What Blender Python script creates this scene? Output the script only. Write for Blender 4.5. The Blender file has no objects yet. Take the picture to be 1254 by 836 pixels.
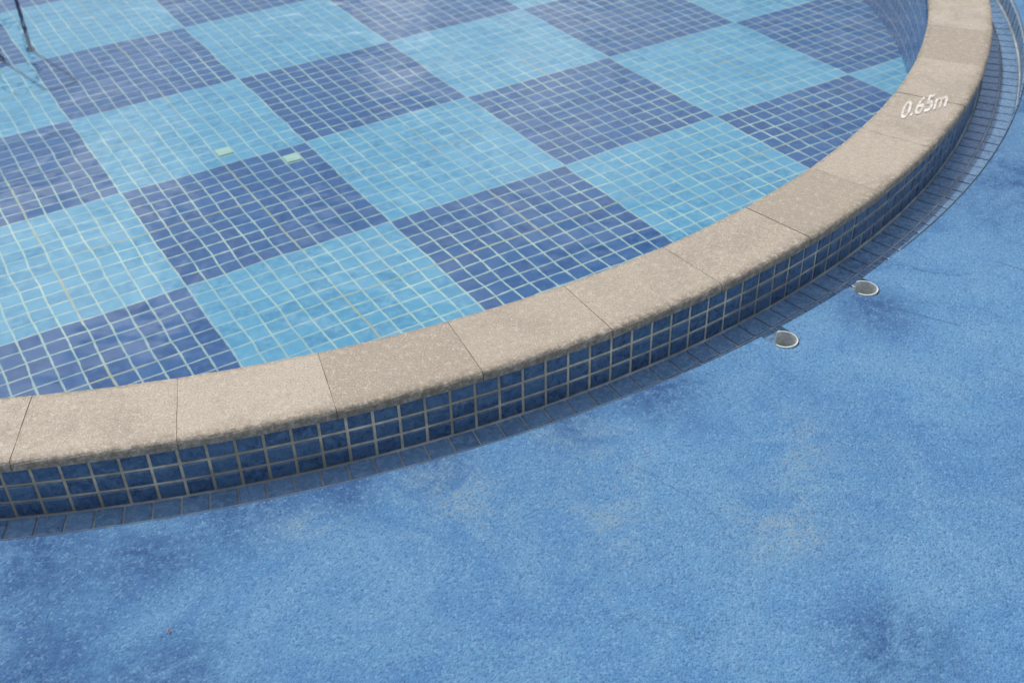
import bpy, bmesh, math, random
import numpy as np
from mathutils import Vector, Matrix
random.seed(4); rng=np.random.default_rng(5)
sc=bpy.context.scene
H=1.288; PIT=0.640; ROL=-0.028; FPX=1378.0     # camera height above coping, pitch, roll, focal
CX,CY=-1.158,4.206                              # centre of the round pool
R1,R2=2.611,2.797                               # coping inner / outer radius
ZB=-0.134; ZF=-0.347; ZD=-0.070; RD=2.907       # gutter bed, pool floor, deck level, deck edge radius
GX,GY,GTH=-0.339,2.786,0.538                    # mosaic grid origin and direction
NTL=11; T=0.6/NTL
RW=R2-0.007
ZW=-0.030

# ============================================================ node helpers
class NT:
    def __init__(s,name):
        s.m=bpy.data.materials.new(name); s.m.use_nodes=True; s.t=s.m.node_tree; s.n=s.t.nodes; s.n.clear()
        s.out=s.n.new('ShaderNodeOutputMaterial')
    def node(s,typ,**kw):
        n=s.n.new(typ)
        for k,v in kw.items(): setattr(n,k,v)
        return n
    def link(s,a,b): s.t.links.new(a,b)
    def inp(s,sock,v):
        if isinstance(v,bpy.types.NodeSocket): s.link(v,sock)
        else: sock.default_value=v
    def math(s,op,a,b=None,c=None,clamp=False):
        n=s.node('ShaderNodeMath',operation=op); n.use_clamp=clamp
        s.inp(n.inputs[0],a)
        if b is not None: s.inp(n.inputs[1],b)
        if c is not None: s.inp(n.inputs[2],c)
        return n.outputs[0]
    def mr(s,v,a,b,c=0.0,d=1.0,smooth=True):
        n=s.node('ShaderNodeMapRange'); n.interpolation_type='SMOOTHSTEP' if smooth else 'LINEAR'
        s.inp(n.inputs['Value'],v)
        for k,x in zip(('From Min','From Max','To Min','To Max'),(a,b,c,d)): s.inp(n.inputs[k],x)
        return n.outputs['Result']
    def mix(s,f,a,b,mode='MIX'):
        n=s.node('ShaderNodeMix',data_type='RGBA',blend_type=mode)
        s.inp(n.inputs[0],f); s.inp(n.inputs[6],col(a)); s.inp(n.inputs[7],col(b)); return n.outputs[2]
    def noise(s,vec,scale,detail=4,rough=0.55,dist=0.0):
        n=s.node('ShaderNodeTexNoise'); s.link(vec,n.inputs['Vector'])
        n.inputs['Scale'].default_value=scale;n.inputs['Detail'].default_value=detail;n.inputs['Roughness'].default_value=rough;n.inputs['Distortion'].default_value=dist
        return n.outputs['Fac']
    def bump(s,h,st,dist,normal=None):
        n=s.node('ShaderNodeBump'); s.link(h,n.inputs['Height']); n.inputs['Strength'].default_value=st;n.inputs['Distance'].default_value=dist
        if normal is not None: s.link(normal,n.inputs['Normal'])
        return n.outputs[0]
    def bsdf(s,color,rough,normal=None,spec=0.5,**kw):
        n=s.node('ShaderNodeBsdfPrincipled'); s.inp(n.inputs['Base Color'],col(color)); s.inp(n.inputs['Roughness'],rough)
        s.inp(n.inputs['Specular IOR Level'],spec)
        if normal is not None: s.link(normal,n.inputs['Normal'])
        return n
    def fin(s,sh):
        s.link(sh,s.out.inputs['Surface']); return s.m
def col(c):
    if isinstance(c,(tuple,list)): return tuple(c)+(1.0,) if len(c)==3 else tuple(c)
    return c

def mat_floor():
    m=NT('pool_floor_mosaic')
    tc=m.node('ShaderNodeTexCoord').outputs['Object']
    nz=m.node('ShaderNodeTexNoise'); m.link(tc,nz.inputs['Vector']); nz.inputs['Scale'].default_value=5.5; nz.inputs['Detail'].default_value=2
    sub=m.node('ShaderNodeVectorMath',operation='SUBTRACT'); m.link(nz.outputs['Color'],sub.inputs[0]); sub.inputs[1].default_value=(.5,.5,.5)
    scl=m.node('ShaderNodeVectorMath',operation='SCALE'); m.link(sub.outputs[0],scl.inputs[0]); scl.inputs['Scale'].default_value=0.018
    add=m.node('ShaderNodeVectorMath',operation='ADD'); m.link(tc,add.inputs[0]); m.link(scl.outputs[0],add.inputs[1])
    sp=m.node('ShaderNodeSeparateXYZ'); m.link(add.outputs[0],sp.inputs[0])
    x=m.math('DIVIDE',sp.outputs[0],T); y=m.math('DIVIDE',sp.outputs[1],T)
    fx=m.math('FLOOR',x); fy=m.math('FLOOR',y)
    ex=m.math('PINGPONG',x,0.5); ey=m.math('PINGPONG',y,0.5)
    e=m.math('MINIMUM',ex,ey)
    n2=m.noise(add.outputs[0],45,2)
    gw=m.mr(n2,0.3,0.7,0.016,0.044)
    grout=m.mr(e,gw,m.math('ADD',gw,0.033),1.0,0.0)
    sx=m.math('FLOOR',m.math('DIVIDE',fx,float(NTL))); sy=m.math('FLOOR',m.math('DIVIDE',fy,float(NTL)))
    chk=m.math('FLOORED_MODULO',m.math('ADD',sx,sy),2.0)
    cmb=m.node('ShaderNodeCombineXYZ'); m.link(fx,cmb.inputs[0]); m.link(fy,cmb.inputs[1])
    wn=m.node('ShaderNodeTexWhiteNoise',noise_dimensions='2D'); m.link(cmb.outputs[0],wn.inputs['Vector'])
    r=wn.outputs['Value']
    mott=m.noise(add.outputs[0],42,4,0.7)
    big=m.noise(tc,1.3,3)
    lt=m.mix(r,(0.058,0.235,0.40),(0.092,0.315,0.48))
    lt=m.mix(m.mr(mott,0.38,0.68),lt,(0.12,0.35,0.48))
    dk=m.mix(r,(0.008,0.060,0.195),(0.020,0.102,0.275))
    dk=m.mix(m.mr(mott,0.38,0.72),dk,(0.032,0.125,0.285))
    tile=m.mix(chk,lt,dk)
    gc=m.mix(m.mr(m.noise(tc,6,3),0.35,0.65),(0.44,0.58,0.47),(0.32,0.45,0.41))
    gf=m.math('MULTIPLY',grout,m.mr(big,0.3,0.7,0.6,0.95))
    c=m.mix(gf,tile,gc)
    def seam(u):
        a=m.math('ABSOLUTE',m.math('SUBTRACT',m.math('FLOORED_MODULO',u,float(NTL)),6.0))
        return m.mr(a,0.045,0.10,1.0,0.0)
    sm=m.math('MAXIMUM',seam(x),seam(y))
    sm=m.math('MULTIPLY',sm,m.mr(m.noise(tc,2.3,2),0.42,0.6,0.0,0.6))
    c=m.mix(sm,c,(0.27,0.29,0.20))
    return m.fin(m.bsdf(c,0.4,None,0.15).outputs[0])

def mat_tile(name,a,b,c3,rough=0.22,dirt=0.5):
    m=NT(name)
    tc=m.node('ShaderNodeTexCoord').outputs['Object']
    g=m.node('ShaderNodeNewGeometry').outputs['Random Per Island']
    n=m.noise(tc,70,4,0.75,0.6)
    c=m.mix(g,a,b)
    c=m.mix(m.mr(n,0.42,0.66),c,c3)
    c=m.mix(m.mr(n,0.28,0.42,0.6,0.0),c,(0.010,0.02,0.045))
    c=m.mix(m.mr(m.noise(tc,3.5,4,0.7),0.5,0.75,0,dirt),c,(0.055,0.075,0.09))
    nm=m.bump(n,0.35,0.0012)
    rr=m.mr(n,0.3,0.7,rough-0.06,rough+0.16)
    return m.fin(m.bsdf(c,rr,nm,0.5).outputs[0])
def mat_grout(name,a,b,dk=(0.16,0.15,0.12),s1=30,k=0.6):
    m=NT(name); tc=m.node('ShaderNodeTexCoord').outputs['Object']
    n=m.noise(tc,s1,5,0.7); n2=m.noise(tc,4,5,0.75)
    c=m.mix(m.mr(n,0.35,0.65),a,b); c=m.mix(m.mr(n2,0.40,0.62,0,k),c,dk)
    return m.fin(m.bsdf(c,0.85,None,0.3).outputs[0])
def mat_stone():
    m=NT('coping_stone'); tc=m.node('ShaderNodeTexCoord').outputs['Object']
    g=m.node('ShaderNodeNewGeometry').outputs['Random Per Island']
    n=m.noise(tc,6,5,0.75,0.4); f=m.noise(tc,300,2,0.75); s=m.noise(tc,70,4,0.8)
    c=m.mix(g,(0.280,0.235,0.175),(0.425,0.368,0.290))
    c=m.mix(m.mr(n,0.42,0.66,0,0.75),c,(0.265,0.226,0.172))
    c=m.mix(m.mr(s,0.5,0.70,0,0.6),c,(0.51,0.455,0.38))
    c=m.mix(m.mr(s,0.28,0.44,0.55,0.0),c,(0.19,0.16,0.12))
    c=m.mix(m.mr(f,0.52,0.68,0,0.6),c,(0.17,0.14,0.105))
    c=m.mix(m.mr(f,0.34,0.46,0.5,0),c,(0.56,0.51,0.43))
    # grime collects along the two long edges
    fl=m.node('ShaderNodeVectorMath',operation='MULTIPLY'); m.link(tc,fl.inputs[0]); fl.inputs[1].default_value=(1,1,0)
    ln=m.node('ShaderNodeVectorMath',operation='LENGTH'); m.link(fl.outputs[0],ln.inputs[0]); r=ln.outputs['Value']
    ed=m.math('MAXIMUM',m.mr(r,R2-0.030,R2-0.002,0,1),m.mr(r,R1+0.016,R1,0,1))
    c=m.mix(m.math('MULTIPLY',ed,m.mr(s,0.62,0.36,0.15,0.85)),c,(0.15,0.125,0.09))
    h=m.math('ADD',f,s)
    return m.fin(m.bsdf(c,0.65,m.bump(h,0.65,0.002),0.4).outputs[0])
def blob(m,P,x,y,r):
    d=m.node('ShaderNodeVectorMath',operation='DISTANCE'); m.link(P,d.inputs[0]); d.inputs[1].default_value=(x,y,0)
    return m.mr(d.outputs['Value'],0.0,r,1.0,0.0)
def mat_deck():
    m=NT('blue_textured_deck'); tc=m.node('ShaderNodeTexCoord').outputs['Object']
    fl=m.node('ShaderNodeVectorMath',operation='MULTIPLY'); m.link(tc,fl.inputs[0]); fl.inputs[1].default_value=(1,1,0)
    Pw=m.node('ShaderNodeVectorMath',operation='ADD'); m.link(fl.outputs[0],Pw.inputs[0]); Pw.inputs[1].default_value=(CX,CY,0); Pw=Pw.outputs[0]
    v=m.node('ShaderNodeTexVoronoi'); m.link(tc,v.inputs['Vector']); v.inputs['Scale'].default_value=250
    big=m.noise(tc,1.1,4,0.62,0.5); mid=m.noise(tc,5.5,5,0.7,0.8); fine=m.noise(tc,60,4,0.8); vf=m.noise(tc,190,3,0.8)
    c=m.mix(m.mr(big,0.33,0.68),(0.064,0.178,0.340),(0.090,0.225,0.395))
    c=m.mix(m.mr(mid,0.4,0.7,0,0.75),c,(0.118,0.255,0.395))
    c=m.mix(m.mr(mid,0.30,0.46,0.7,0.0),c,(0.052,0.150,0.31))
    tan=None
    for b in ((-.101,1.40,.20),(.143,1.295,.16),(.44,1.302,.17),(.12,1.47,.20),(-.333,1.38,.16),(.52,1.50,.16)):
        q=blob(m,Pw,*b); tan=q if tan is None else m.math('MAXIMUM',tan,q)
    tanm=m.math('MULTIPLY',m.math('MULTIPLY',tan,m.mr(mid,0.42,0.62)),m.mr(fine,0.38,0.62,0.05,0.6))
    c=m.mix(tanm,c,(0.20,0.265,0.29))
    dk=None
    for b in ((-.606,1.287,.20),(-.80,1.26,.28),(-.455,1.38,.17),(.262,1.66,.16),(.10,1.57,.12),(-.522,1.0,.20),(-.76,1.03,.30),(1.32,2.45,.5),(1.6,2.9,.7),(.75,1.9,.14),(-.15,1.47,.12),(-.30,1.42,.12),(1.0,1.35,.2),(.55,1.05,.16)):  # dark stains; the two widest, at right, also paint in frame-edge light falloff
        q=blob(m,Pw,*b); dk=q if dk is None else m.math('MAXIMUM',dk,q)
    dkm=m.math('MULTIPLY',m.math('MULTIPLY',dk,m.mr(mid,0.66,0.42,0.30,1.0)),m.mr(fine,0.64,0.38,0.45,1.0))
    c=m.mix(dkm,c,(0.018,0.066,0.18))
    sep=m.node('ShaderNodeSeparateColor'); m.link(v.outputs['Color'],sep.inputs[0])
    c=m.mix(m.mr(sep.outputs[0],0.75,1.0,0,0.28),c,(0.23,0.39,0.52))
    c=m.mix(m.mr(sep.outputs[1],0.72,1.0,0,0.42),c,(0.026,0.085,0.20))
    c=m.mix(m.mr(vf,0.47,0.34,0,0.55),c,(0.030,0.10,0.23))
    cv=m.node('ShaderNodeTexVoronoi',feature='DISTANCE_TO_EDGE'); cv.inputs['Scale'].default_value=1.7
    av=m.node('ShaderNodeVectorMath',operation='ADD'); m.link(tc,av.inputs[0])
    cb=m.node('ShaderNodeCombineXYZ'); m.link(m.math('MULTIPLY',mid,0.5),cb.inputs[0]); m.link(m.math('MULTIPLY',mid,-0.4),cb.inputs[1]); m.link(cb.outputs[0],av.inputs[1]); m.link(av.outputs[0],cv.inputs['Vector'])
    c=m.mix(m.math('MULTIPLY',m.mr(cv.outputs['Distance'],0.0,0.005,0.45,0.0),m.mr(big,0.45,0.55)),c,(0.02,0.06,0.15))
    h=m.math('ADD',m.mr(v.outputs['Distance'],0,0.7,1,0),m.math('MULTIPLY',vf,1.5))
    nm=m.bump(h,0.75,0.0019)
    return m.fin(m.bsdf(c,0.7,nm,0.3).outputs[0])
def mat_water():
    m=NT('pool_water'); tc=m.node('ShaderNodeTexCoord').outputs['Object']
    w1=m.noise(tc,3.0,3,0.55,0.3)
    nm=m.bump(w1,0.45,0.028)
    fr=m.node('ShaderNodeFresnel'); fr.inputs['IOR'].default_value=1.33; m.link(nm,fr.inputs['Normal'])
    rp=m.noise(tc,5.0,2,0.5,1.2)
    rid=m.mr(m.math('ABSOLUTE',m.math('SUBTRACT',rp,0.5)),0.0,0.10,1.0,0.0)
    tr=m.node('ShaderNodeBsdfTransparent'); m.link(m.mix(rid,(0.90,0.95,0.97),(1,1,1)),tr.inputs[0])  # caustic ripple light painted into the transmission colour
    gl=m.node('ShaderNodeBsdfGlossy'); gl.inputs['Roughness'].default_value=0.035; gl.inputs[0].default_value=(1,1,1,1); m.link(nm,gl.inputs['Normal'])
    g2=m.node('ShaderNodeBsdfGlossy'); g2.inputs['Roughness'].default_value=0.22; m.link(nm,g2.inputs['Normal'])
    gm=m.node('ShaderNodeMixShader'); gm.inputs[0].default_value=0.25; m.link(gl.outputs[0],gm.inputs[1]); m.link(g2.outputs[0],gm.inputs[2])
    mx=m.node('ShaderNodeMixShader'); m.link(fr.outputs[0],mx.inputs[0]); m.link(tr.outputs[0],mx.inputs[1]); m.link(gm.outputs[0],mx.inputs[2])
    return m.fin(mx.outputs[0])
def mat_simple(name,c,rough,nscale=30,amt=0.3,metal=0,c2=None,lo=0.42,hi=0.62):
    m=NT(name); tc=m.node('ShaderNodeTexCoord').outputs['Object']
    n=m.noise(tc,nscale,4,0.7)
    cc=m.mix(m.mr(n,lo,hi,0,amt),c,c2 or tuple(x*0.45 for x in c))
    b=m.bsdf(cc,rough,None); b.inputs['Metallic'].default_value=metal
    return m.fin(b.outputs[0])
M_floor=mat_floor(); M_stone=mat_stone(); M_deck=mat_deck(); M_water=mat_water()
M_wall=mat_tile('wall_glazed_tile',(0.028,0.068,0.145),(0.055,0.12,0.225),(0.085,0.16,0.27),0.3)
M_gut=mat_tile('gutter_tile',(0.085,0.17,0.29),(0.12,0.22,0.36),(0.16,0.27,0.40),0.2,0.3)
M_inner=mat_tile('inner_wall_tile',(0.03,0.12,0.30),(0.05,0.16,0.37),(0.08,0.20,0.40))
M_grout=mat_grout('wall_grout',(0.64,0.60,0.48),(0.45,0.42,0.32),(0.24,0.22,0.17),45,0.8)
M_ggrout=mat_grout('gutter_grout',(0.50,0.54,0.54),(0.36,0.40,0.42),(0.16,0.19,0.21))
M_sgrout=mat_grout('gutter_side_grout',(0.72,0.75,0.75),(0.58,0.62,0.64),(0.40,0.44,0.46))
M_joint=mat_grout('coping_joint',(0.20,0.17,0.13),(0.10,0.085,0.065),(0.33,0.29,0.23))
M_pipe=mat_simple('white_pvc',(0.52,0.55,0.52),0.7,50,0.5)
M_text=mat_simple('worn_white_paint',(0.62,0.59,0.54),0.7,60,0.9,0,(0.42,0.37,0.30),0.42,0.58)
M_pale=mat_simple('pale_replacement_tile',(0.36,0.55,0.44),0.3,40,0.2)
M_steel=mat_simple('blue_painted_steel',(0.018,0.055,0.16),0.3,20,0.3)
M_dark=mat_simple('dark_basalt',(0.03,0.032,0.036),0.6,25,0.5)
M_leaf=mat_simple('dry_leaf',(0.22,0.10,0.05),0.7,40,0.5)

# ============================================================ mesh helpers
def mesh_obj(name,verts,faces,mat,parent=None,smooth=False,loc=(0,0,0)):
    me=bpy.data.meshes.new(name); me.from_pydata([tuple(v) for v in verts],[],faces); me.materials.append(mat)
    me.update(); ob=bpy.data.objects.new(name,me); sc.collection.objects.link(ob); ob.location=loc
    if smooth:
        for p in me.polygons: p.use_smooth=True
    if parent: ob.parent=parent
    return ob
def empty(name,loc=(0,0,0)):
    e=bpy.data.objects.new(name,None); sc.collection.objects.link(e); e.location=loc; e.empty_display_size=0.2; return e
def P(r,a,z): return (r*math.cos(a),r*math.sin(a),z)
def ring(name,r0,z0,r1,z1,mat,parent,a0=0,a1=360,n=720):
    v=[];f=[]
    for i in range(n+1):
        a=math.radians(a0+(a1-a0)*i/n); v+= [P(r0,a,z0),P(r1,a,z1)]
    for i in range(n): f.append((2*i,2*i+1,2*i+3,2*i+2))
    return mesh_obj(name,v,f,mat,parent)

pool=empty('swimming_pool',(CX,CY,0))
n=256
ox,oy=CX-GX,CY-GY
c_,s_=math.cos(-GTH),math.sin(-GTH)
v=[]
for i in range(n):
    a=2*math.pi*i/n; x=ox+(R1+0.03)*math.cos(a); y=oy+(R1+0.03)*math.sin(a); v.append((x*c_-y*s_,x*s_+y*c_,0))
fl=mesh_obj('mosaic_floor',v,[tuple(range(n))],M_floor,pool)
fl.location=(GX-CX,GY-CY,ZF); fl.rotation_euler=(0,0,GTH)
def pale(ix,iy):
    d=0.002
    x0,x1=ix*T+d,(ix+1)*T-d; y0,y1=iy*T+d,(iy+1)*T-d
    v=[(x0,y0,0),(x1,y0,0),(x1,y1,0),(x0,y1,0),(x0+.002,y0+.002,.004),(x1-.002,y0+.002,.004),(x1-.002,y1-.002,.004),(x0+.002,y1-.002,.004)]
    mesh_obj('replacement_tile',v,[(0,1,5,4),(1,2,6,5),(2,3,7,6),(3,0,4,7),(4,5,6,7)],M_pale,fl)
pale(-5,12); pale(-2,9)

def tile_cyl(name,R,sgn,rows,dz,ztop,na,mat,gap,thick,parent,bev=0.0025,a0=0,jit=0.0006,skip=None):
    V=[];Fc=[]
    da=2*math.pi/na
    for k in range(na):
        if skip and skip(math.degrees(k*da)): continue
        for j in range(rows):
            A=(k+gap/2/(R*da))*da+a0; B=(k+1-gap/2/(R*da))*da+a0
            z1=ztop-j*dz-gap/2; z0=ztop-(j+1)*dz+gap/2
            rj=R+sgn*(thick+random.uniform(-jit,jit)); ba=bev/R
            b=len(V)
            for (r,i) in ((R,0),(rj-sgn*bev*0.6,0),(rj,1)):
                for (aa,zz) in ((A+ba*i,z0+bev*i),(B-ba*i,z0+bev*i),(B-ba*i,z1-bev*i),(A+ba*i,z1-bev*i)):
                    V.append(P(r+random.uniform(-jit,jit)*0.3,aa,zz))
            for L in (0,4):
                for q in range(4):
                    Fc.append((b+L+q,b+L+(q+1)%4,b+L+4+(q+1)%4,b+L+4+q) )
            Fc.append((b+8,b+9,b+10,b+11))
    if sgn<0: Fc=[tuple(reversed(f)) for f in Fc]
    return mesh_obj(name,V,Fc,mat,parent)
def tile_flat(name,ra,rows,dr,z,na,mat,gap,thick,parent,bev=0.002):
    V=[];Fc=[];da=2*math.pi/na
    for k in range(na):
        for j in range(rows):
            r0=ra+j*dr+gap/2;r1=ra+(j+1)*dr-gap/2; g=gap/2/ra
            A=k*da+g;B=(k+1)*da-g;b=len(V); t=thick+random.uniform(-.0004,.0004)
            for (h,i) in ((0,0),(t-bev*.6,0),(t,1)):
                o=bev*i;oa=o/ra
                for (r,a) in ((r0+o,A+oa),(r1-o,A+oa),(r1-o,B-oa),(r0+o,B-oa)): V.append(P(r,a,z+h))
            for L in (0,4):
                for q in range(4): Fc.append((b+L+q,b+L+(q+1)%4,b+L+4+(q+1)%4,b+L+4+q))
            Fc.append((b+8,b+9,b+10,b+11))
    return mesh_obj(name,V,Fc,mat,parent)

ZC=-0.020
wall=empty('pool_edge_wall',(CX,CY,0))
ring('grout_face',RW-0.0025,ZC-0.002,RW-0.0025,ZB-0.02,M_grout,wall)
NA=int(round(2*math.pi*RW/0.0497))
tile_cyl('wall_tiles',RW-0.006,1,3,0.0385,ZC-0.001,NA,M_wall,0.0058,0.006,wall,a0=0.004)
ring('inner_grout_face',R1+0.008,ZC-0.002,R1+0.008,ZF-0.01,M_ggrout,pool)
tile_cyl('inner_wall_tiles',R1+0.012,-1,7,0.0475,ZC-0.001,int(2*math.pi*R1/0.05),M_inner,0.005,0.006,pool)

cop=empty('pool_coping',(CX,CY,0))
prof=[(R1,ZC),(R1,-0.006),(R1+0.002,-0.002),(R1+0.006,0.0)]
for i in range(1,6): prof.append((R1+0.006+(R2-0.010-R1-0.006)*i/6,0.0))
for i in range(0,7):
    t=math.pi/2*i/6; prof.append((R2-0.009+0.009*math.sin(t),-0.009+0.009*math.cos(t)))
prof.append((R2,ZC)); 
nslab=63; step=360/nslab; a_off=-83.9
V=[];Fc=[]
for k in range(nslab):
    g=0.0008/R2
    A=math.radians(a_off+k*step)+g*random.uniform(.5,1.6); B=math.radians(a_off+(k+1)*step)-g*random.uniform(.5,1.6)
    dzs=random.uniform(-0.0007,0.0007); dr=random.uniform(-0.0012,0.0012)
    seg=12;b=len(V);npf=len(prof)
    for i in range(seg+1):
        a=A+(B-A)*i/seg
        endd=0.0006 if i in(0,seg) else 0
        for (r,z) in prof: V.append(P(r+dr+random.uniform(-.0005,.0005),a+(random.uniform(-.0002,.0002) if endd else 0),z+dzs-endd))
    for i in range(seg):
        for j in range(npf-1):
            p0=b+i*npf+j; Fc.append((p0,p0+1,p0+npf+1,p0+npf)[::-1])
        Fc.append((b+i*npf+npf-1,b+i*npf,b+(i+1)*npf,b+(i+1)*npf+npf-1)[::-1])
    Fc.append(tuple(b+j for j in range(npf))); Fc.append(tuple(b+seg*npf+j for j in reversed(range(npf))))
mesh_obj('coping_slabs',V,Fc,M_stone,cop)
ring('joint_mortar_top',R1+0.004,-0.0025,R2-0.008,-0.0025,M_joint,cop)
ring('joint_mortar_face',R2-0.003,-0.006,R2-0.003,ZC+0.001,M_joint,cop)

# depth marking painted on the coping
tx=bpy.data.curves.new('depth','FONT'); tx.body='0.65m'; tx.size=0.1; tx.extrude=0.0004; tx.offset=0.0020
to=bpy.data.objects.new('tmp',tx); sc.collection.objects.link(to)
dg=bpy.context.evaluated_depsgraph_get(); me=bpy.data.meshes.new_from_object(to.evaluated_get(dg))
bpy.data.objects.remove(to)
co_=np.array([v.co[:] for v in me.vertices]); mn=co_.min(0);mxx=co_.max(0)
o0=Vector((1.006,2.632));ox1=Vector((1.148,2.700));oy1=Vector((1.052,2.736))
for v_ in me.vertices:
    s=(v_.co.x-mn[0])/(mxx[0]-mn[0]);t=(v_.co.y-mn[1])/(mxx[1]-mn[1])
    p=o0+(ox1-o0)*s+(oy1-o0)*t
    v_.co=(p.x-CX,p.y-CY,0.0010+(0.0002 if v_.co.z>0 else 0))
me.materials.clear(); me.materials.append(M_text)
tm=bpy.data.objects.new('depth_marking',me); sc.collection.objects.link(tm); tm.location=(CX,CY,0)

# gutter
gut=empty('overflow_gutter',(CX,CY,0))
ring('gutter_bed',RW-0.008,ZB-0.002,RD+0.10,ZB-0.002,M_ggrout,gut)
tile_flat('gutter_floor_tiles',RW+0.003,2,0.0535,ZB-0.004,NA,M_gut,0.0045,0.006,gut)
ring('gutter_side',RD-0.003,ZB-0.01,RD-0.003,ZD-0.002,M_sgrout,gut,a0=-45.5,a1=300)
tile_cyl('gutter_side_tiles',RD-0.0005,-1,1,0.052,ZD-0.008,NA,M_gut,0.006,0.006,gut,skip=lambda d: 298<d<315.5)

v=[P(R1+0.004,2*math.pi*i/256,0) for i in range(256)]
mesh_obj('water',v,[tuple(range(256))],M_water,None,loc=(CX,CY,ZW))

# deck sheet, notched where the two drain pipes open beside the gutter
pr=0.028; hn=pr+0.0015
pipes=[(2.944,math.radians(-54.63)),(2.936,math.radians(-49.35))]
pa=[p[1]%(2*math.pi) for p in pipes]
angs=list(np.linspace(0,2*math.pi,721)[:-1]); blocks=[]
for a in angs:
    if all(abs(a-q)>hn/RD*1.03 for q in pa): blocks.append((a,[(a,RD)]))
for (rc,_),q in zip(pipes,pa):
    bl=[(q-hn/RD,RD)]
    for i in range(0,21):
        t=math.pi*i/20
        bl.append((q-hn*math.cos(t)/rc*1.0,rc+hn*math.sin(t)))
    bl.append((q+hn/RD,RD)); blocks.append((q,bl))
blocks.sort(key=lambda b:b[0]); pts=[p for b in blocks for p in b[1]]
rad=[0,0.003,0.3,1.0,3,10,40,400]
V=[];Fc=[];N=len(pts)
for a,r in pts: V.append(P(r,a,ZD-0.07))
for a,r in pts: V.append(P(r,a,ZD-0.004))
for li,dr in enumerate(rad[1:]):
    for a,r in pts:
        rr=r+dr if li==0 else RD+dr
        V.append(P(rr,a,ZD))
L=len(V)//N
for l in range(L-1):
    for i in range(N):
        j=(i+1)%N; Fc.append((l*N+i,(l+1)*N+i,(l+1)*N+j,l*N+j))
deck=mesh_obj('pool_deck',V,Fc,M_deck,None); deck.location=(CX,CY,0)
for rc,q in pipes:
    V=[];Fc=[];nn=32
    t0=math.radians(5); t1=math.pi+math.radians(75)       # cut open on the gutter side
    for i in range(nn+1):
        t=t0+(t1-t0)*i/nn
        for (r,z) in ((pr,ZB-0.003),(pr,ZD+0.001),(pr-0.003,ZD+0.001),(pr-0.003,ZB-0.003)):
            V.append((r*math.cos(t),r*math.sin(t),z))
    for i in range(nn):
        k=i+1
        for j in range(3): Fc.append((i*4+j,i*4+j+1,k*4+j+1,k*4+j)[::-1])
    Fc.append((0,1,2,3)); Fc.append((nn*4,nn*4+3,nn*4+2,nn*4+1))
    o=mesh_obj('drain_pipe',V,Fc,M_pipe,None,False)
    o.location=(CX+rc*math.cos(q),CY+rc*math.sin(q),0); o.rotation_euler=(0,0,q-math.pi/2)
    nb=24
    mesh_obj('pipe_bottom',[((pr-.003)*math.cos(2*math.pi*i/nb),(pr-.003)*math.sin(2*math.pi*i/nb),ZB+0.004) for i in range(nb)],[tuple(range(nb))],M_dark,o)

# steel handrail standing in the pool (two uprights on base plates joined by a hoop)
def tube(name,pts,r,mat,parent):
    cu=bpy.data.curves.new(name,'CURVE'); cu.dimensions='3D'; cu.bevel_depth=r; cu.bevel_resolution=3
    sp=cu.splines.new('POLY'); sp.points.add(len(pts)-1)
    for i,p in enumerate(pts): sp.points[i].co=(*p,1)
    ob=bpy.data.objects.new(name+'_c',cu); sc.collection.objects.link(ob)
    me=bpy.data.meshes.new_from_object(ob.evaluated_get(bpy.context.evaluated_depsgraph_get())); bpy.data.objects.remove(ob)
    me.materials.clear(); me.materials.append(mat)
    for p in me.polygons: p.use_smooth=True
    o=bpy.data.objects.new(name,me); sc.collection.objects.link(o); o.parent=parent; return o
A0=Vector((-1.805,4.14,ZF)); B0=Vector((-1.895,4.06,ZF))
rail=empty('pool_handrail',tuple(A0))
dB=B0-A0; mid_=dB/2; rr_=dB.length/2; dn=dB.normalized()
HT=0.72
pts_=[Vector((0,0,0)),Vector((0,0,HT))]+[mid_-dn*rr_*math.cos(math.pi*i/12)+Vector((0,0,HT+rr_*math.sin(math.pi*i/12))) for i in range(1,12)]+[dB+Vector((0,0,HT)),dB]
tube('hoop',[tuple(p) for p in pts_],0.0075,M_steel,rail)
tube('crossbar',[(0,0,0.5),(dB.x,dB.y,0.5)],0.006,M_steel,rail)
for k,p in enumerate((Vector((0,0,0)),dB)):
    tube('base_plate_%d'%(k+1),[(p.x,p.y,0.001),(p.x,p.y,0.006)],0.016,M_steel,rail)

def rock(name,loc,s):
    bm=bmesh.new(); bmesh.ops.create_icosphere(bm,subdivisions=3,radius=1)
    ph=[random.uniform(0,6) for _ in range(6)]
    for v in bm.verts:
        c=v.co; k=1+0.16*math.sin(2.3*c.x+ph[0])+0.14*math.sin(3.1*c.y+ph[1])+0.10*math.sin(4.7*c.z+ph[2])+0.05*math.sin(9*c.x+7*c.y+ph[3])
        v.co=Vector((c.x*s[0],c.y*s[1],max(c.z,-0.45)*s[2]))*k
    me=bpy.data.meshes.new(name); bm.to_mesh(me); bm.free(); me.materials.append(M_dark)
    for p in me.polygons: p.use_smooth=True
    o=bpy.data.objects.new(name,me); sc.collection.objects.link(o); o.location=loc
rock('dark_stone',(1.79,3.52,ZD+0.02),(0.045,0.06,0.04)); rock('dark_stone',(1.83,3.63,ZD+0.02),(0.06,0.07,0.05))
lf=[];nl=9
for i in range(nl):
    t=i/(nl-1); wd=0.0018*math.sin(math.pi*t)**0.8; lf+= [(-0.004+0.009*t,wd,0.001+0.002*math.sin(3*t)),(-0.004+0.009*t,0,0.0004+0.001*t),(-0.004+0.009*t,-wd,0.001+0.001*t)]
ff=[]
for i in range(nl-1):
    for j in range(2): ff.append((i*3+j,i*3+j+1,i*3+3+j+1,i*3+3+j))
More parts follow.
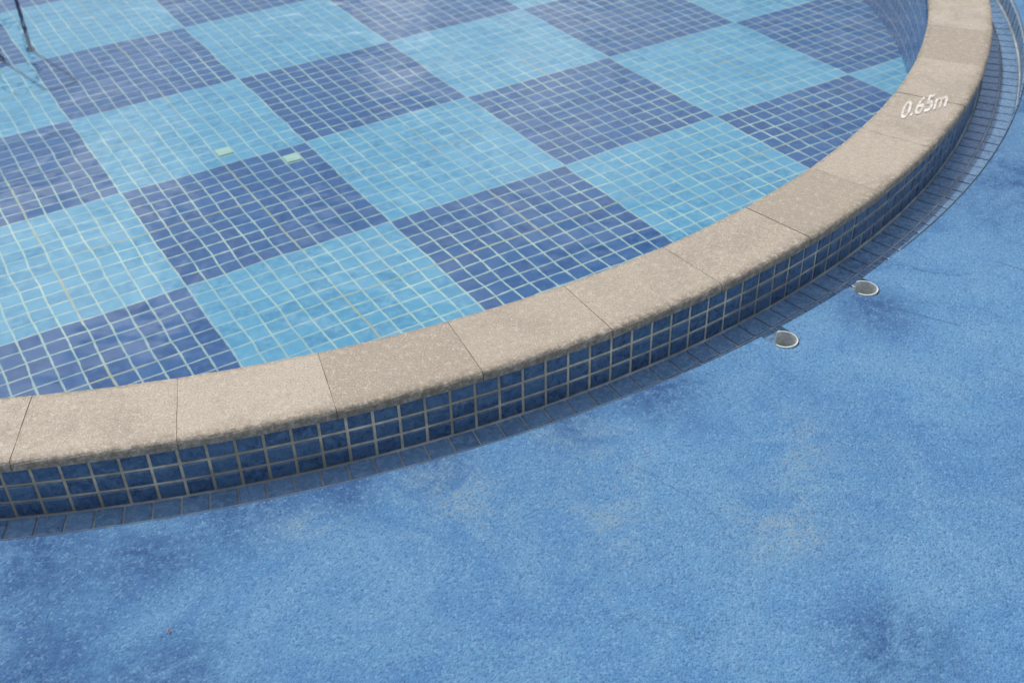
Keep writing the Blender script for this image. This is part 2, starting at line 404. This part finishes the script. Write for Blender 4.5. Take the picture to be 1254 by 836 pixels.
o=mesh_obj('fallen_leaf',lf,ff,M_leaf,None); o.location=(-0.530,1.112,ZD+0.002); o.rotation_euler=(0,0,1.9)

# ============================================================ light & sky
SE=math.radians(62)
az=math.radians(-42)
L=bpy.data.lights.new('sun','SUN'); L.energy=2.45; L.angle=math.radians(0.6); L.color=(1,0.95,0.88)
lo=bpy.data.objects.new('sun',L); sc.collection.objects.link(lo)
sd=Vector((math.sin(az)*math.cos(SE),math.cos(az)*math.cos(SE),math.sin(SE)))
lo.rotation_euler=sd.to_track_quat('Z','Y').to_euler()
w=bpy.data.worlds.new('World'); sc.world=w; w.use_nodes=True; nt=w.node_tree; nt.nodes.clear()
o=nt.nodes.new('ShaderNodeOutputWorld'); bg=nt.nodes.new('ShaderNodeBackground'); sky=nt.nodes.new('ShaderNodeTexSky')
sky.sky_type='NISHITA'; sky.sun_disc=False; sky.sun_elevation=SE; sky.sun_rotation=az; sky.dust_density=2.5; sky.air_density=1.0
tc=nt.nodes.new('ShaderNodeTexCoord'); nz=nt.nodes.new('ShaderNodeTexNoise'); nt.links.new(tc.outputs['Generated'],nz.inputs['Vector'])
nz.inputs['Scale'].default_value=5; nz.inputs['Detail'].default_value=4; nz.inputs['Roughness'].default_value=0.5; nz.inputs['Distortion'].default_value=0.3
mr=nt.nodes.new('ShaderNodeMapRange'); mr.interpolation_type='SMOOTHSTEP'; nt.links.new(nz.outputs['Fac'],mr.inputs[0]); mr.inputs[1].default_value=0.42; mr.inputs[2].default_value=0.68; mr.inputs[3].default_value=0.12; mr.inputs[4].default_value=0.95
dt=nt.nodes.new('ShaderNodeVectorMath'); dt.operation='DOT_PRODUCT'; nt.links.new(tc.outputs['Generated'],dt.inputs[0]); dt.inputs[1].default_value=(-0.36,0.80,0.47)
m2=nt.nodes.new('ShaderNodeMapRange'); m2.interpolation_type='SMOOTHSTEP'; nt.links.new(dt.outputs['Value'],m2.inputs[0]); m2.inputs[1].default_value=0.84; m2.inputs[2].default_value=0.99; m2.inputs[3].default_value=0.3; m2.inputs[4].default_value=1.0
mm=nt.nodes.new('ShaderNodeMath'); mm.operation='MULTIPLY'; nt.links.new(mr.outputs[0],mm.inputs[0]); nt.links.new(m2.outputs[0],mm.inputs[1])
mx=nt.nodes.new('ShaderNodeMix'); mx.data_type='RGBA'; nt.links.new(mm.outputs[0],mx.inputs[0]); nt.links.new(sky.outputs[0],mx.inputs[6]); mx.inputs[7].default_value=(21,20.8,20.5,1)
nt.links.new(mx.outputs[2],bg.inputs[0]); bg.inputs[1].default_value=0.145; nt.links.new(bg.outputs[0],o.inputs[0])

# ============================================================ camera
cd=bpy.data.cameras.new('camera'); cam=bpy.data.objects.new('camera',cd); sc.collection.objects.link(cam); sc.camera=cam
cd.sensor_width=36; cd.lens=FPX/1254*36; cd.clip_end=2000; cd.clip_start=0.05
Fv=Vector((0,math.cos(PIT),-math.sin(PIT)));U0=Vector((0,math.sin(PIT),math.cos(PIT)));R0=Vector((1,0,0))
CR=math.cos(ROL)*R0+math.sin(ROL)*U0;CU=-math.sin(ROL)*R0+math.cos(ROL)*U0
cam.matrix_world=Matrix(((CR[0],CU[0],-Fv[0],0),(CR[1],CU[1],-Fv[1],0),(CR[2],CU[2],-Fv[2],H),(0,0,0,1)))
cd.dof.use_dof=True; cd.dof.focus_distance=2.1; cd.dof.aperture_fstop=5.6
sc.view_settings.view_transform='Standard'; sc.view_settings.look='None'; sc.view_settings.exposure=0
